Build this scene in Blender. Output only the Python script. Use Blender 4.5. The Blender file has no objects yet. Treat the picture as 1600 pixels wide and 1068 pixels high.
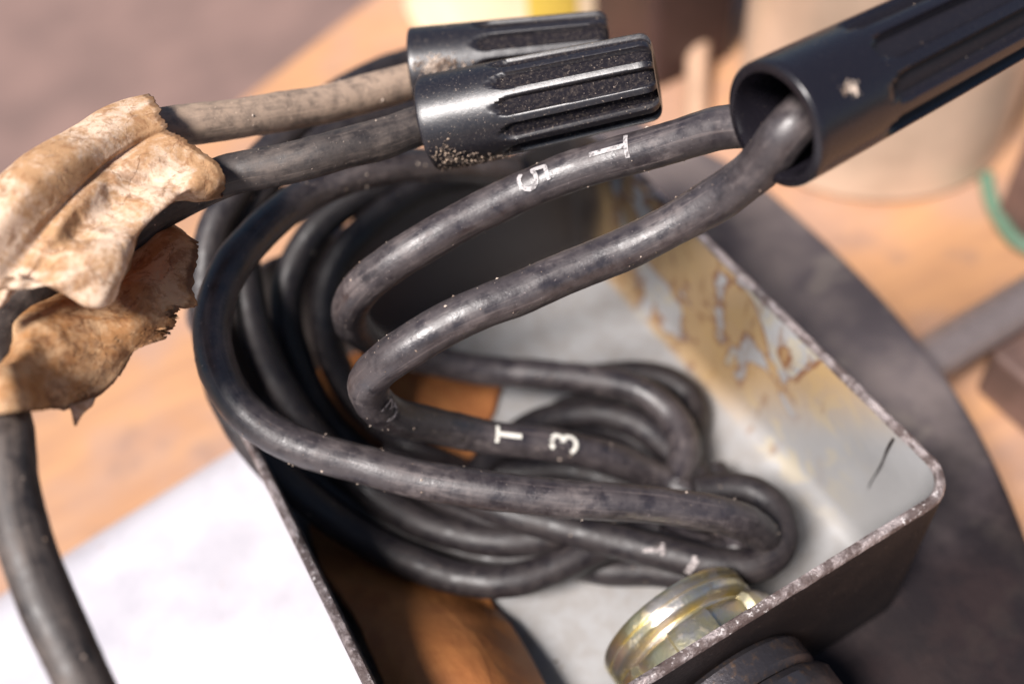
import bpy, bmesh, math, random
from mathutils import Vector, Matrix, noise as mnoise
random.seed(7)
C = bpy.context.scene.collection
scene = bpy.context.scene

# ------------------------------------------------------------------ camera
# working frame in millimetres: x along the front wall of the box, y away from
# the viewer, z = 0 at the rim of the box; the bench top is 60 mm lower.
F = 1600.0
HC = 105.0
ZO = 60.0
ROT = Matrix(((0.86489336, 0.429988, -0.25897837),
              (-0.49538399, 0.64797673, -0.57855065),
              (-0.08095788, 0.62867836, 0.77343994)))
CAM = Vector((0, 0, HC))

def PD(px, py, d):
    """point seen at (px, py) of the photograph, d mm in front of the lens"""
    return CAM + ROT @ Vector(((px - 800) / F, -(py - 534) / F, -1.0)) * d

def P(px, py, z):
    """point seen at (px, py) that lies at height z"""
    r = ROT @ Vector(((px - 800) / F, -(py - 534) / F, -1.0))
    return CAM + r * ((z - HC) / r.z)

def project(p):
    q = ROT.transposed() @ (p - CAM)
    return 800 + F * q.x / -q.z, 534 - F * q.y / -q.z, -q.z

def W(p):
    return Vector((p[0], p[1], p[2] + ZO)) * 0.001

cam_d = bpy.data.cameras.new('camera')
cam = bpy.data.objects.new('camera', cam_d)
C.objects.link(cam)
cam.matrix_world = Matrix.Translation(W(CAM)) @ ROT.to_4x4()
cam_d.sensor_fit = 'HORIZONTAL'
cam_d.sensor_width = 36.0
cam_d.lens = 36.0
cam_d.clip_start = 0.002
cam_d.clip_end = 50
cam_d.dof.use_dof = True
cam_d.dof.focus_distance = 0.1075
cam_d.dof.aperture_fstop = 11.5
scene.camera = cam

# ------------------------------------------------------------------ light
SUN_DIR = Vector((-0.53, -0.20, 0.81)).normalized()
world = bpy.data.worlds.new('World')
scene.world = world
world.use_nodes = True
wn = world.node_tree
sky = wn.nodes.new('ShaderNodeTexSky')
sky.sky_type = 'NISHITA'
sky.sun_disc = False
sky.sun_elevation = math.asin(SUN_DIR.z)
sky.sun_rotation = math.atan2(SUN_DIR.x, SUN_DIR.y)
bg = wn.nodes['Background']
bg.inputs['Strength'].default_value = 0.05
wn.links.new(sky.outputs['Color'], bg.inputs['Color'])

sun_d = bpy.data.lights.new('sun', 'SUN')
sun_d.energy = 5.0
sun_d.angle = math.radians(16)
sun_d.color = (1.0, 0.94, 0.905)
sun = bpy.data.objects.new('sun', sun_d)
C.objects.link(sun)
sun.location = (-0.5, 0.1, 1)
sun.rotation_euler = SUN_DIR.to_track_quat('Z', 'Y').to_euler()

scene.view_settings.view_transform = 'Standard'
scene.view_settings.look = 'None'
scene.view_settings.gamma = 1
scene.view_settings.exposure = 0.85

# ------------------------------------------------------------------ materials
class N:
    def __init__(s, name):
        s.m = bpy.data.materials.new(name)
        s.m.use_nodes = True
        s.t = s.m.node_tree
        s.b = s.t.nodes['Principled BSDF']
        tc = s.t.nodes.new('ShaderNodeTexCoord')
        s.mm = s.vscale(tc.outputs['Object'], (1000, 1000, 1000))

    def new(s, k, **kw):
        n = s.t.nodes.new(k)
        for a, v in kw.items():
            setattr(n, a, v)
        return n

    def put(s, sock, v):
        if isinstance(v, bpy.types.NodeSocket):
            s.t.links.new(v, sock)
        elif isinstance(v, (tuple, list)) and len(v) == 3 and sock.type == 'RGBA':
            sock.default_value = (*v, 1)
        else:
            sock.default_value = v

    def vscale(s, vec, k):
        n = s.new('ShaderNodeVectorMath', operation='MULTIPLY')
        s.put(n.inputs[0], vec)
        n.inputs[1].default_value = k
        return n.outputs[0]

    def noise(s, scale, detail=4, rough=0.55, vec=None, dist=0.0):
        n = s.new('ShaderNodeTexNoise')
        s.put(n.inputs['Vector'], vec or s.mm)
        n.inputs['Scale'].default_value = scale
        n.inputs['Detail'].default_value = detail
        n.inputs['Roughness'].default_value = rough
        n.inputs['Distortion'].default_value = dist
        return n.outputs['Fac']

    def ramp(s, v, a, b, lo=0.0, hi=1.0):
        n = s.new('ShaderNodeMapRange', interpolation_type='SMOOTHSTEP')
        s.put(n.inputs['Value'], v)
        n.inputs['From Min'].default_value = a
        n.inputs['From Max'].default_value = b
        n.inputs['To Min'].default_value = lo
        n.inputs['To Max'].default_value = hi
        return n.outputs['Result']

    def math(s, op, a, b=0.0):
        n = s.new('ShaderNodeMath', operation=op)
        s.put(n.inputs[0], a)
        s.put(n.inputs[1], b)
        return n.outputs[0]

    def mix(s, f, a, b):
        n = s.new('ShaderNodeMix', data_type='RGBA')
        s.put(n.inputs['Factor'], f)
        s.put(n.inputs['A'], a) if False else s.put(n.inputs[6], a)
        s.put(n.inputs[7], b)
        return n.outputs[2]

    def mixf(s, f, a, b):
        n = s.new('ShaderNodeMix', data_type='FLOAT')
        s.put(n.inputs[0], f)
        s.put(n.inputs[2], a)
        s.put(n.inputs[3], b)
        return n.outputs[0]

    def attr(s, name):
        n = s.new('ShaderNodeAttribute', attribute_name=name)
        return n

    def axis(s, i):
        n = s.new('ShaderNodeSeparateXYZ')
        s.put(n.inputs[0], s.mm)
        return n.outputs[i]

    def bump(s, h, dist, strength=1.0, prev=None):
        n = s.new('ShaderNodeBump')
        s.put(n.inputs['Height'], h)
        n.inputs['Distance'].default_value = dist * 0.001
        n.inputs['Strength'].default_value = strength
        if prev:
            s.put(n.inputs['Normal'], prev)
        return n.outputs['Normal']

    def done(s, col, rough, normal=None, metal=0.0, spec=0.5, **kw):
        s.put(s.b.inputs['Base Color'], col)
        s.put(s.b.inputs['Roughness'], rough)
        s.put(s.b.inputs['Metallic'], metal)
        s.put(s.b.inputs['Specular IOR Level'], spec)
        if normal:
            s.put(s.b.inputs['Normal'], normal)
        for k, v in kw.items():
            s.put(s.b.inputs[k.replace('_', ' ')], v)
        return s.m

def wire_mat(name, base, dust, amount, rough=0.38, spec=0.5):
    n = N(name)
    wc = n.attr('wirecoord').outputs['Vector']
    big = n.noise(0.16, 5, 0.6)
    streak = n.noise(1.0, 4, 0.6, vec=n.vscale(wc, (0.22, 1.5, 1.5)))
    fine = n.noise(3.2, 3, 0.6)
    mid = n.noise(0.9, 4, 0.65)
    d = n.math('ADD', n.math('MULTIPLY', big, 0.55), n.math('MULTIPLY', streak, 0.45))
    mask = n.ramp(d, 0.62 - amount * 0.3, 0.80 - amount * 0.25)
    mask = n.math('MULTIPLY', mask, n.ramp(mid, 0.30, 0.62, 0.35, 1.0))
    speck = n.ramp(fine, 0.66, 0.74)
    scr = n.ramp(n.noise(1.0, 3, 0.55, vec=n.vscale(wc, (0.07, 3.2, 3.2))), 0.61, 0.67)
    mask = n.math('MULTIPLY', mask, 0.72)
    col = n.mix(mask, base, dust)
    col = n.mix(n.math('MULTIPLY', scr, 0.4), col, dust)
    col = n.mix(n.math('MULTIPLY', speck, 0.55), col, tuple(min(1, c * 2.2 + 0.05) for c in dust))
    film = n.ramp(n.noise(0.45, 5, 0.65), 0.30, 0.62)
    col = n.mix(n.math('MULTIPLY', film, 0.24), col, dust)
    r = n.mixf(mask, n.mixf(film, rough - 0.08, rough + 0.12), 0.72)
    nb = n.bump(n.math('ADD', n.math('MULTIPLY', fine, 0.35), n.math('ADD', n.math('MULTIPLY', mid, 0.8), n.math('MULTIPLY', streak, 0.8))), 0.06, 1.0)
    return n.done(col, r, nb, spec=spec)

M = {}
M['wire'] = wire_mat('black_insulation', (0.018, 0.0145, 0.017), (0.125, 0.100, 0.095), 0.46, 0.38, 0.7)
M['wire_shaded'] = wire_mat('shaded_black_insulation', (0.010, 0.008, 0.010), (0.055, 0.042, 0.038), 0.40, 0.47, 0.45)  # darker copy of the insulation, carrying the lower coil's shade in its colour
M['wire_dusty'] = wire_mat('tan_dusty_insulation', (0.095, 0.07, 0.056), (0.37, 0.265, 0.19), 0.95, 0.6)
M['wire_old'] = wire_mat('worn_insulation', (0.016, 0.013, 0.013), (0.13, 0.10, 0.083), 0.58, 0.5)

def plastic(name, k):
  n = N(name)
  rec = n.attr('recess').outputs['Fac']
  fine = n.noise(2.6, 4, 0.7)
  mid = n.noise(0.5, 5, 0.6)
  speck = n.ramp(n.noise(4.5, 2, 0.5), 0.66, 0.73)
  dm = n.math('MULTIPLY', n.ramp(fine, 0.45, 0.7), n.math('ADD', n.math('MULTIPLY', rec, 0.20 * k), 0.10 * k))
  col = n.mix(dm, (0.008, 0.007, 0.010), (0.11, 0.088, 0.072))
  col = n.mix(n.math('MULTIPLY', speck, 0.5 * k), col, (0.30, 0.24, 0.19))
  return n.done(col, n.mixf(n.ramp(rec, 0.5, 0.95), n.mixf(dm, n.mixf(mid, 0.20 + 0.13 * k, 0.30 + 0.14 * k), 0.7), 0.42 + 0.38 * k), n.bump(n.math('ADD', n.math('MULTIPLY', fine, 0.15 + 0.85 * k), n.math('MULTIPLY', mid, 0.3)), 0.02), spec=n.mixf(n.ramp(rec, 0.5, 0.95), 0.52 + 0.16 * k, 0.10 + 0.2 * (1 - k)))
M['plastic'] = plastic('black_plastic', 1.0)
M['plastic_clean'] = plastic('clean_black_plastic', 0.12)

n = N('grime')
M['grime'] = n.done(n.mix(n.ramp(n.noise(1.7, 3), 0.4, 0.62), (0.05, 0.035, 0.028), (0.26, 0.19, 0.14)), 0.95, n.bump(n.noise(2.0, 3), 0.3))
n = N('pale_dust')
M['speck'] = n.done(n.mix(n.ramp(n.noise(0.7, 2), 0.35, 0.65), (0.16, 0.11, 0.08), (0.48, 0.39, 0.32)), 0.9)
n = N('white_print')
M['print'] = n.done(n.mix(n.ramp(n.noise(2.6, 5, 0.75), 0.50, 0.68), (0.74, 0.71, 0.63), (0.30, 0.26, 0.22)), 0.6)
n = N('faded_print')
M['print_faded'] = n.done(n.mix(n.ramp(n.noise(2.6, 4, 0.7), 0.40, 0.62), (0.36, 0.32, 0.31), (0.05, 0.04, 0.04)), 0.7)
n = N('worn_print')
M['print_worn'] = n.done(n.mix(n.ramp(n.noise(1.1, 5, 0.75), 0.46, 0.64), (0.36, 0.335, 0.33), (0.08, 0.07, 0.07)), 0.6)

# box: pale grey paint inside, with rust stains on the right-hand wall
n = N('grey_paint')
x, y, z = n.math('ADD', n.axis(0), 34.0), n.math('ADD', n.axis(1), 70.0), n.axis(2)
big = n.noise(0.05, 4, 0.5)
fine = n.noise(1.2, 4, 0.6)
col = n.mix(n.ramp(big, 0.35, 0.7), (0.30, 0.297, 0.297), (0.245, 0.241, 0.24))
wall = n.math('MULTIPLY', n.ramp(x, 64.2, 65.6), n.ramp(n.math('ADD', y, n.math('MULTIPLY', z, 0.9)), 62, 78))
film = n.math('MULTIPLY', n.ramp(n.noise(0.085, 5, 0.55, dist=0.8), 0.415, 0.45), wall)
film2 = n.math('MULTIPLY', n.ramp(n.noise(0.16, 5, 0.6, dist=1.0), 0.50, 0.56), n.math('MULTIPLY', n.ramp(x, 63.8, 65.6), n.ramp(y, 40, 55)))
rust = n.math('MULTIPLY', n.ramp(n.math('ABSOLUTE', n.math('SUBTRACT', n.noise(0.085, 5, 0.55, dist=0.8), 0.43)), 0.03, 0.0), wall)
col = n.mix(n.math('MULTIPLY', film2, 0.45), col, (0.40, 0.33, 0.20))
col = n.mix(n.math('MULTIPLY', film, 0.8), col, (0.32, 0.195, 0.07))
col = n.mix(n.math('MULTIPLY', rust, 0.9), col, (0.16, 0.065, 0.025))
run = n.math('MULTIPLY', n.ramp(n.noise(0.3, 4, 0.6, vec=n.vscale(n.mm, (1.0, 1.4, 0.25))), 0.56, 0.66), n.math('MULTIPLY', n.ramp(x, 64.2, 65.6), n.ramp(y, 46, 60)))
col = n.mix(n.math('MULTIPLY', run, 0.55), col, (0.17, 0.085, 0.035))
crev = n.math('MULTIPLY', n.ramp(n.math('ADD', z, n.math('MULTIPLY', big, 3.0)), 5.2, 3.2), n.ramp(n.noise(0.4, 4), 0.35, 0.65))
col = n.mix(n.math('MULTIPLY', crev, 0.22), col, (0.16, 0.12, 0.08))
back_shade = n.ramp(n.math('ADD', y, n.math('MULTIPLY', n.noise(0.1, 4), 5.0)), 108, 112)  # shade on the back wall, painted into its colour
col = n.mix(n.math('MULTIPLY', back_shade, 0.9), col, (0.075, 0.06, 0.055))
speck = n.ramp(n.noise(1.6, 2), 0.72, 0.78)
col = n.mix(n.math('MULTIPLY', speck, 0.4), col, (0.12, 0.09, 0.07))
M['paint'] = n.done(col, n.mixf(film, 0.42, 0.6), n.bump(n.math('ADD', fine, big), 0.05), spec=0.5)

n = N('scraped_rim')
fine = n.noise(1.6, 5, 0.7)
mid = n.noise(0.35, 5, 0.65)
m1 = n.ramp(n.math('ADD', n.math('MULTIPLY', mid, 0.6), n.math('MULTIPLY', n.noise(0.11, 4), 0.4)), 0.46, 0.58)
col = n.mix(m1, (0.085, 0.06, 0.055), (0.40, 0.34, 0.33))
glint = n.math('MULTIPLY', n.ramp(n.noise(1.3, 5, 0.7), 0.56, 0.68), n.ramp(n.noise(0.13, 3, 0.6), 0.40, 0.60))
col = n.mix(n.math('MULTIPLY', n.ramp(fine, 0.54, 0.66), 0.7), col, (0.09, 0.06, 0.052))
col = n.mix(glint, col, (0.75, 0.70, 0.68))
M['rim'] = n.done(col, n.mixf(fine, 0.25, 0.6), n.bump(n.math('ADD', fine, mid), 0.35), metal=n.math('MULTIPLY', m1, 0.55))

n = N('dark_paint')
fine = n.noise(1.4, 5, 0.7)
big = n.noise(0.09, 5, 0.6)
col = n.mix(n.ramp(big, 0.40, 0.66), (0.008, 0.0055, 0.006), (0.016, 0.010, 0.009))
col = n.mix(n.math('MULTIPLY', n.ramp(fine, 0.6, 0.72), 0.5), col, (0.16, 0.12, 0.10))
M['dark'] = n.done(col, n.mixf(big, 0.45, 0.7), n.bump(n.math('ADD', fine, big), 0.22), spec=0.25)

n = N('grey_casting')
fine = n.noise(1.1, 5, 0.65)
big = n.noise(0.07, 5, 0.55)
col = n.mix(n.ramp(big, 0.38, 0.62), (0.070, 0.058, 0.062), (0.125, 0.102, 0.097))
blot = n.ramp(n.noise(0.11, 4, 0.5, dist=0.5), 0.58, 0.66)
col = n.mix(n.math('MULTIPLY', blot, 0.35), col, (0.22, 0.185, 0.155))
col = n.mix(n.math('MULTIPLY', n.ramp(fine, 0.6, 0.72), 0.35), col, (0.05, 0.04, 0.045))
front_dark = n.ramp(n.math('ADD', n.axis(1), n.math('MULTIPLY', n.noise(0.06, 5, 0.6), 40.0)), 20.0, -10.0)  # casting turns darker and duller towards the near end, broken up by noise
col = n.mix(n.math('MULTIPLY', front_dark, 0.93), col, n.mix(n.ramp(n.noise(0.12, 5, 0.6), 0.4, 0.65), (0.006, 0.004, 0.005), (0.014, 0.008, 0.008)))
M['casting'] = n.done(col, n.mixf(front_dark, 0.5, 0.6), n.bump(n.math('ADD', fine, big), 0.12), spec=n.mixf(front_dark, 0.35, 0.15))

n = N('zinc_brass')
fine = n.noise(0.9, 5, 0.65)
big = n.noise(0.22, 4, 0.6)
col = n.mix(n.ramp(big, 0.40, 0.62), (0.80, 0.70, 0.40), (0.74, 0.68, 0.60))
st = n.ramp(fine, 0.55, 0.7)
col = n.mix(n.math('MULTIPLY', st, 0.65), col, (0.17, 0.12, 0.07))
M['zinc'] = n.done(col, n.mixf(st, 0.30, 0.6), n.bump(n.math('ADD', fine, big), 0.07), metal=0.96)

n = N('blued_steel')
fine = n.noise(0.9, 5, 0.65)
col = n.mix(n.ramp(fine, 0.5, 0.72), (0.050, 0.045, 0.050), (0.11, 0.07, 0.048))
M['steel_dark'] = n.done(col, n.mixf(fine, 0.25, 0.5), n.bump(fine, 0.10), metal=0.6)
n = N('bright_steel')
fine = n.noise(0.5, 4, 0.6)
M['steel'] = n.done(n.mix(n.ramp(fine, 0.4, 0.65), (0.22, 0.18, 0.17), (0.19, 0.155, 0.145)), 0.36, None, metal=0.3)

n = N('brown_leather')
big = n.noise(0.13, 5, 0.6, dist=0.6)
fine = n.noise(1.0, 5, 0.6)
wr = n.noise(0.26, 4, 0.5, vec=n.vscale(n.mm, (1.0, 0.35, 0.6)), dist=0.8)
col = n.mix(n.ramp(big, 0.35, 0.65), (0.25, 0.090, 0.030), (0.33, 0.130, 0.042))
col = n.mix(n.math('MULTIPLY', n.ramp(wr, 0.55, 0.7), 0.3), col, (0.40, 0.18, 0.06))
M['leather'] = n.done(col, 0.5, n.bump(n.math('ADD', wr, n.math('MULTIPLY', fine, 0.25)), 0.28), spec=0.35)

def tape_mat(name, a, b, dark, trans):
    n = N(name)
    big = n.noise(0.16, 5, 0.62, dist=0.8)
    fine = n.noise(1.5, 5, 0.7)
    mid = n.noise(0.55, 5, 0.65, dist=0.6)
    v = n.new('ShaderNodeTexVoronoi', feature='DISTANCE_TO_EDGE')
    warp = n.new('ShaderNodeVectorMath', operation='ADD')
    nn = n.new('ShaderNodeTexNoise')
    n.put(nn.inputs['Vector'], n.mm)
    nn.inputs['Scale'].default_value = 0.5
    nn.inputs['Detail'].default_value = 4
    n.put(warp.inputs[0], n.mm)
    n.put(warp.inputs[1], n.vscale(nn.outputs['Color'], (2.5, 2.5, 2.5)))
    n.put(v.inputs['Vector'], warp.outputs[0])
    v.inputs['Scale'].default_value = 0.26
    crease = n.ramp(v.outputs['Distance'], 0.022, 0.0)
    col = n.mix(n.ramp(n.math('ADD', n.math('MULTIPLY', big, 0.72), n.math('MULTIPLY', fine, 0.28)), 0.42, 0.59), a, b)
    col = n.mix(n.math('MULTIPLY', n.ramp(n.math('ADD', n.math('MULTIPLY', mid, 0.7), n.math('MULTIPLY', n.noise(2.6, 4, 0.7), 0.3)), 0.49, 0.60), 0.6), col, dark)
    col = n.mix(n.math('MULTIPLY', n.math('MULTIPLY', crease, n.ramp(mid, 0.42, 0.6)), 0.6), col, tuple(c * 0.45 for c in dark))
    col = n.mix(n.math('MULTIPLY', n.ramp(fine, 0.64, 0.72), 0.75), col, tuple(c * 0.25 for c in dark))
    e = n.math('ADD', n.attr('edge').outputs['Fac'], n.math('MULTIPLY', n.noise(0.7, 4), -0.05))
    col = n.mix(n.math('MULTIPLY', n.ramp(e, 0.02, -0.004), 0.75), col, tuple(c * 0.35 for c in dark))
    nb = n.bump(n.math('ADD', n.math('ADD', mid, n.math('MULTIPLY', fine, 0.3)), n.math('MULTIPLY', crease, -0.12)), 0.16)
    n.done(col, 0.62, nb, spec=0.35)
    tr = n.new('ShaderNodeBsdfTranslucent')
    n.put(tr.inputs['Color'], n.mix(0.5, col, (0.75, 0.30, 0.06)))
    mx = n.new('ShaderNodeMixShader')
    mx.inputs[0].default_value = trans
    n.t.links.new(n.b.outputs[0], mx.inputs[1])
    n.t.links.new(tr.outputs[0], mx.inputs[2])
    out = n.t.nodes['Material Output']
    n.t.links.new(mx.outputs[0], out.inputs['Surface'])
    return n.m
M['tape'] = tape_mat('pale_brown_tape', (0.52, 0.31, 0.16), (0.80, 0.62, 0.46), (0.32, 0.155, 0.07), 0.28)
M['tape_dark'] = tape_mat('dark_brown_tape', (0.40, 0.20, 0.08), (0.56, 0.36, 0.20), (0.20, 0.085, 0.038), 0.24)

n = N('white_plate')
big = n.noise(0.06, 5, 0.6)
spots = n.ramp(n.noise(0.35, 3, 0.5), 0.66, 0.75)
col = n.mix(n.ramp(big, 0.35, 0.7), (0.47, 0.45, 0.475), (0.36, 0.345, 0.375))
col = n.mix(n.math('MULTIPLY', spots, 0.5), col, (0.36, 0.27, 0.25))
M['plate'] = n.done(col, 0.4, n.bump(n.noise(1, 4), 0.05))

n = N('bench_wood')
grain = n.noise(0.10, 6, 0.6, vec=n.vscale(n.mm, (0.25, 1.6, 1.0)), dist=1.0)
big = n.noise(0.028, 5, 0.6)
blot = n.noise(0.07, 4, 0.55)
col = n.mix(n.ramp(grain, 0.35, 0.65), (0.43, 0.23, 0.112), (0.35, 0.185, 0.10))
col = n.mix(n.math('MULTIPLY', n.ramp(big, 0.42, 0.66), 0.8), col, (0.33, 0.205, 0.15))
col = n.mix(n.math('MULTIPLY', n.ramp(blot, 0.54, 0.68), 0.5), col, (0.23, 0.145, 0.11))
M['bench'] = n.done(col, 0.6, n.bump(grain, 0.2))

n = N('floor_concrete')
big = n.noise(0.006, 6, 0.6)
col = n.mix(n.ramp(big, 0.35, 0.65), (0.19, 0.118, 0.098), (0.135, 0.085, 0.072))
M['floor'] = n.done(col, 0.8, n.bump(n.noise(0.05, 4), 1.0))

def flat(name, c, rough=0.5, metal=0.0, var=0.3, sc=0.06):
    n = N(name)
    v = n.noise(sc, 5, 0.6)
    return n.done(n.mix(n.ramp(v, 0.35, 0.7), c, tuple(k * (1 - var) for k in c)), rough, n.bump(v, 0.1), metal=metal)
M['cream'] = flat('cream_enamel', (0.52, 0.375, 0.275), 0.3, 0.25, 0.3, 0.03)
M['cream2'] = flat('cream_card', (0.70, 0.56, 0.38), 0.5, 0, 0.15)
M['yellow'] = flat('yellow_label', (0.60, 0.46, 0.08), 0.4, 0, 0.1)
M['tin'] = flat('dull_tin', (0.42, 0.30, 0.21), 0.45, 0.3, 0.35)
M['black_tin'] = flat('black_tin', (0.045, 0.021, 0.018), 0.6, 0, 0.3)
M['dowel'] = flat('old_dowel', (0.42, 0.27, 0.18), 0.6, 0, 0.3)
M['brown_block'] = flat('brown_block', (0.13, 0.075, 0.06), 0.65, 0, 0.4, 0.1)
M['green'] = flat('green_rubber', (0.10, 0.185, 0.125), 0.5, 0, 0.2)

# ------------------------------------------------------------------ helpers
def mesh_obj(name, verts, faces, mats, parent=None, base=None, smooth=True, fmat=None):
    """verts in working mm; base = origin of the thing in working mm"""
    if base is None:
        base = parent['_b'] if parent is not None and '_b' in parent else (0, 0, -ZO)
    b = Vector(base)
    me = bpy.data.meshes.new(name)
    me.from_pydata([tuple((Vector(v) - b) * 0.001) for v in verts], [], faces)
    for m in (mats if isinstance(mats, (list, tuple)) else [mats]):
        me.materials.append(m)
    if fmat:
        me.polygons.foreach_set('material_index', fmat)
    if smooth:
        me.polygons.foreach_set('use_smooth', [True] * len(me.polygons))
    me.update()
    o = bpy.data.objects.new(name, me)
    C.objects.link(o)
    if parent is not None:
        o.parent = parent
    else:
        o.location = W(b)
        o['_b'] = tuple(b)
    return o

def thing(name, base, label, cat, group=None):
    o = bpy.data.objects.new(name, None)
    o.empty_display_size = 0.005
    C.objects.link(o)
    o.location = W(base)
    o['_b'] = tuple(base)
    tag(o, label, cat, group)
    return o

def tag(o, label, cat, group=None):
    o['label'] = label
    o['category'] = cat
    if group:
        o['group'] = group
    return o

def fix(o, bevel=0.0, seg=2, angle=35):
    bm = bmesh.new()
    bm.from_mesh(o.data)
    bmesh.ops.recalc_face_normals(bm, faces=bm.faces)
    bm.to_mesh(o.data)
    bm.free()
    if bevel:
        m = o.modifiers.new('bevel', 'BEVEL')
        m.width = bevel * 0.001
        m.segments = seg
        m.limit_method = 'ANGLE'
        m.angle_limit = math.radians(angle)
    o.data.set_sharp_from_angle(angle=math.radians(angle))
    return o

def catmull(pts, step):
    """centripetal-like resampling of a polyline of Vectors at even spacing"""
    pts = [Vector(p) for p in pts]
    pts = [pts[0] * 2 - pts[1]] + pts + [pts[-1] * 2 - pts[-2]]
    dense = []
    for i in range(1, len(pts) - 2):
        p0, p1, p2, p3 = pts[i - 1:i + 3]
        t0 = 0.0
        t1 = t0 + max(1e-4, (p1 - p0).length) ** 0.5
        t2 = t1 + max(1e-4, (p2 - p1).length) ** 0.5
        t3 = t2 + max(1e-4, (p3 - p2).length) ** 0.5
        for k in range(24):
            t = t1 + (t2 - t1) * k / 24
            a1 = p0 * ((t1 - t) / (t1 - t0)) + p1 * ((t - t0) / (t1 - t0))
            a2 = p1 * ((t2 - t) / (t2 - t1)) + p2 * ((t - t1) / (t2 - t1))
            a3 = p2 * ((t3 - t) / (t3 - t2)) + p3 * ((t - t2) / (t3 - t2))
            b1 = a1 * ((t2 - t) / (t2 - t0)) + a2 * ((t - t0) / (t2 - t0))
            b2 = a2 * ((t3 - t) / (t3 - t1)) + a3 * ((t - t1) / (t3 - t1))
            dense.append(b1 * ((t2 - t) / (t2 - t1)) + b2 * ((t - t1) / (t2 - t1)))
    dense.append(pts[-2])
    # smooth a little so measured points do not kink
    for _ in range(30):
        dense = [dense[0]] + [(dense[i - 1] + dense[i] * 2 + dense[i + 1]) / 4 for i in range(1, len(dense) - 1)] + [dense[-1]]
    out = [dense[0]]
    acc = 0.0
    for a, b in zip(dense, dense[1:]):
        L = (b - a).length
        while acc + L >= step:
            k = (step - acc) / L
            a = a.lerp(b, k)
            out.append(a)
            L = (b - a).length
            acc = 0.0
        acc += L
    return out

class Tube:
    def __init__(s, pts, r, step=0.5, seg=22):
        s.c = catmull(pts, step)
        o_ = pts[0][0] * 3.7
        s.c = [p + Vector((mnoise.noise(Vector((i * step * 0.09, o_, k))) for k in (1.0, 5.0, 9.0))) * 0.24 for i, p in enumerate(s.c)]
        s.r, s.seg, s.step = r, seg, step
        n = len(s.c)
        s.t = [(s.c[min(n - 1, i + 1)] - s.c[max(0, i - 1)]).normalized() for i in range(n)]
        nv = s.t[0].orthogonal().normalized()
        s.n, s.b = [], []
        for i in range(n):
            nv = (nv - s.t[i] * nv.dot(s.t[i])).normalized()
            s.n.append(nv.copy())
            s.b.append(s.t[i].cross(nv))

    def at(s, sl, th, lift=0.0):
        f = max(0.0, min(len(s.c) - 1.001, sl / s.step))
        i = int(f)
        k = f - i
        c = s.c[i].lerp(s.c[i + 1], k)
        nn = s.n[i].lerp(s.n[i + 1], k).normalized()
        bb = s.b[i].lerp(s.b[i + 1], k).normalized()
        d = nn * math.cos(th) + bb * math.sin(th)
        return c + d * (s.r + lift), d

    def mesh(s, name, mat, parent=None, seed=0.0):
        v, f, wc = [], [], []
        n = len(s.c)
        for i in range(n):
            for j in range(s.seg):
                a = 2 * math.pi * j / s.seg
                d = s.n[i] * math.cos(a) + s.b[i] * math.sin(a)
                p = s.c[i] + d * s.r
                w = mnoise.noise(p * 0.22 + Vector((seed, 0, 0))) * 0.13 + mnoise.noise(p * 0.9) * 0.045
                v.append(p + d * w)
                wc.append((i * s.step + seed * 7, s.r * math.cos(a), s.r * math.sin(a)))
        for i in range(n - 1):
            for j in range(s.seg):
                k = (j + 1) % s.seg
                f.append((i * s.seg + j, i * s.seg + k, (i + 1) * s.seg + k, (i + 1) * s.seg + j))
        f.append(tuple(range(s.seg))[::-1])
        f.append(tuple((n - 1) * s.seg + j for j in range(s.seg)))
        o = mesh_obj(name, v, f, mat, parent)
        at = o.data.attributes.new('wirecoord', 'FLOAT_VECTOR', 'POINT')
        at.data.foreach_set('vector', [c for w in wc for c in w])
        return o

def specks(name, pts, mat, parent, lo, hi):
    """tiny crumbs (one mesh): pts = list of (position, normal)"""
    v, f = [], []
    for p, d in pts:
        r = lo + (hi - lo) * random.random() ** 3
        u = d.orthogonal().normalized()
        a = random.random() * 6.28
        w = d.cross(u)
        u, w = u * math.cos(a) + w * math.sin(a), w * math.cos(a) - u * math.sin(a)
        k = len(v)
        e = random.uniform(0.6, 1.7)
        v += [p + u * r * e, p + w * r, p - u * r * e, p - w * r * random.uniform(.5, 1), p + d * r * 0.9, p - d * r * 0.3]
        for q in range(4):
            f.append((k + q, k + (q + 1) % 4, k + 4))
            f.append((k + (q + 1) % 4, k + q, k + 5))
    o = mesh_obj(name, v, f, mat, parent, smooth=False)
    o['kind'] = 'stuff'
    return o

def find_on_tube(t, px, py):
    best = None
    for i in range(0, len(t.c)):
        x, y, d = project(t.c[i])
        if abs(x - px) + abs(y - py) > 160:
            continue
        for j in range(72):
            a = 2 * math.pi * j / 72
            p, dd = t.at(i * t.step, a)
            if dd.dot((CAM - p)) <= 0:
                continue
            x, y, _ = project(p)
            e = (x - px) ** 2 + (y - py) ** 2
            if best is None or e < best[0]:
                best = (e, i * t.step, a)
    return best[1], best[2]

def arc(cx, cy, rx, ry, a0, a1, n=10):
    return [(cx + rx * math.cos(math.radians(a0 + (a1 - a0) * k / n)), cy + ry * math.sin(math.radians(a0 + (a1 - a0) * k / n))) for k in range(n + 1)]
GLYPH = {
    'T': [[(-.3, .94), (.3, .94)], [(0, .94), (0, 0)]],
    '3': [arc(0, .72, .26, .24, 150, -75) + arc(0, .27, .30, .27, 80, -155)],
    '5': [[(.26, .95), (-.2, .95), (-.24, .52)] + arc(0, .30, .30, .29, 128, -150)],
    '1': [[(0, .95), (0, 0)], [(-.18, .8), (0, .95)]],
}

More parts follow.
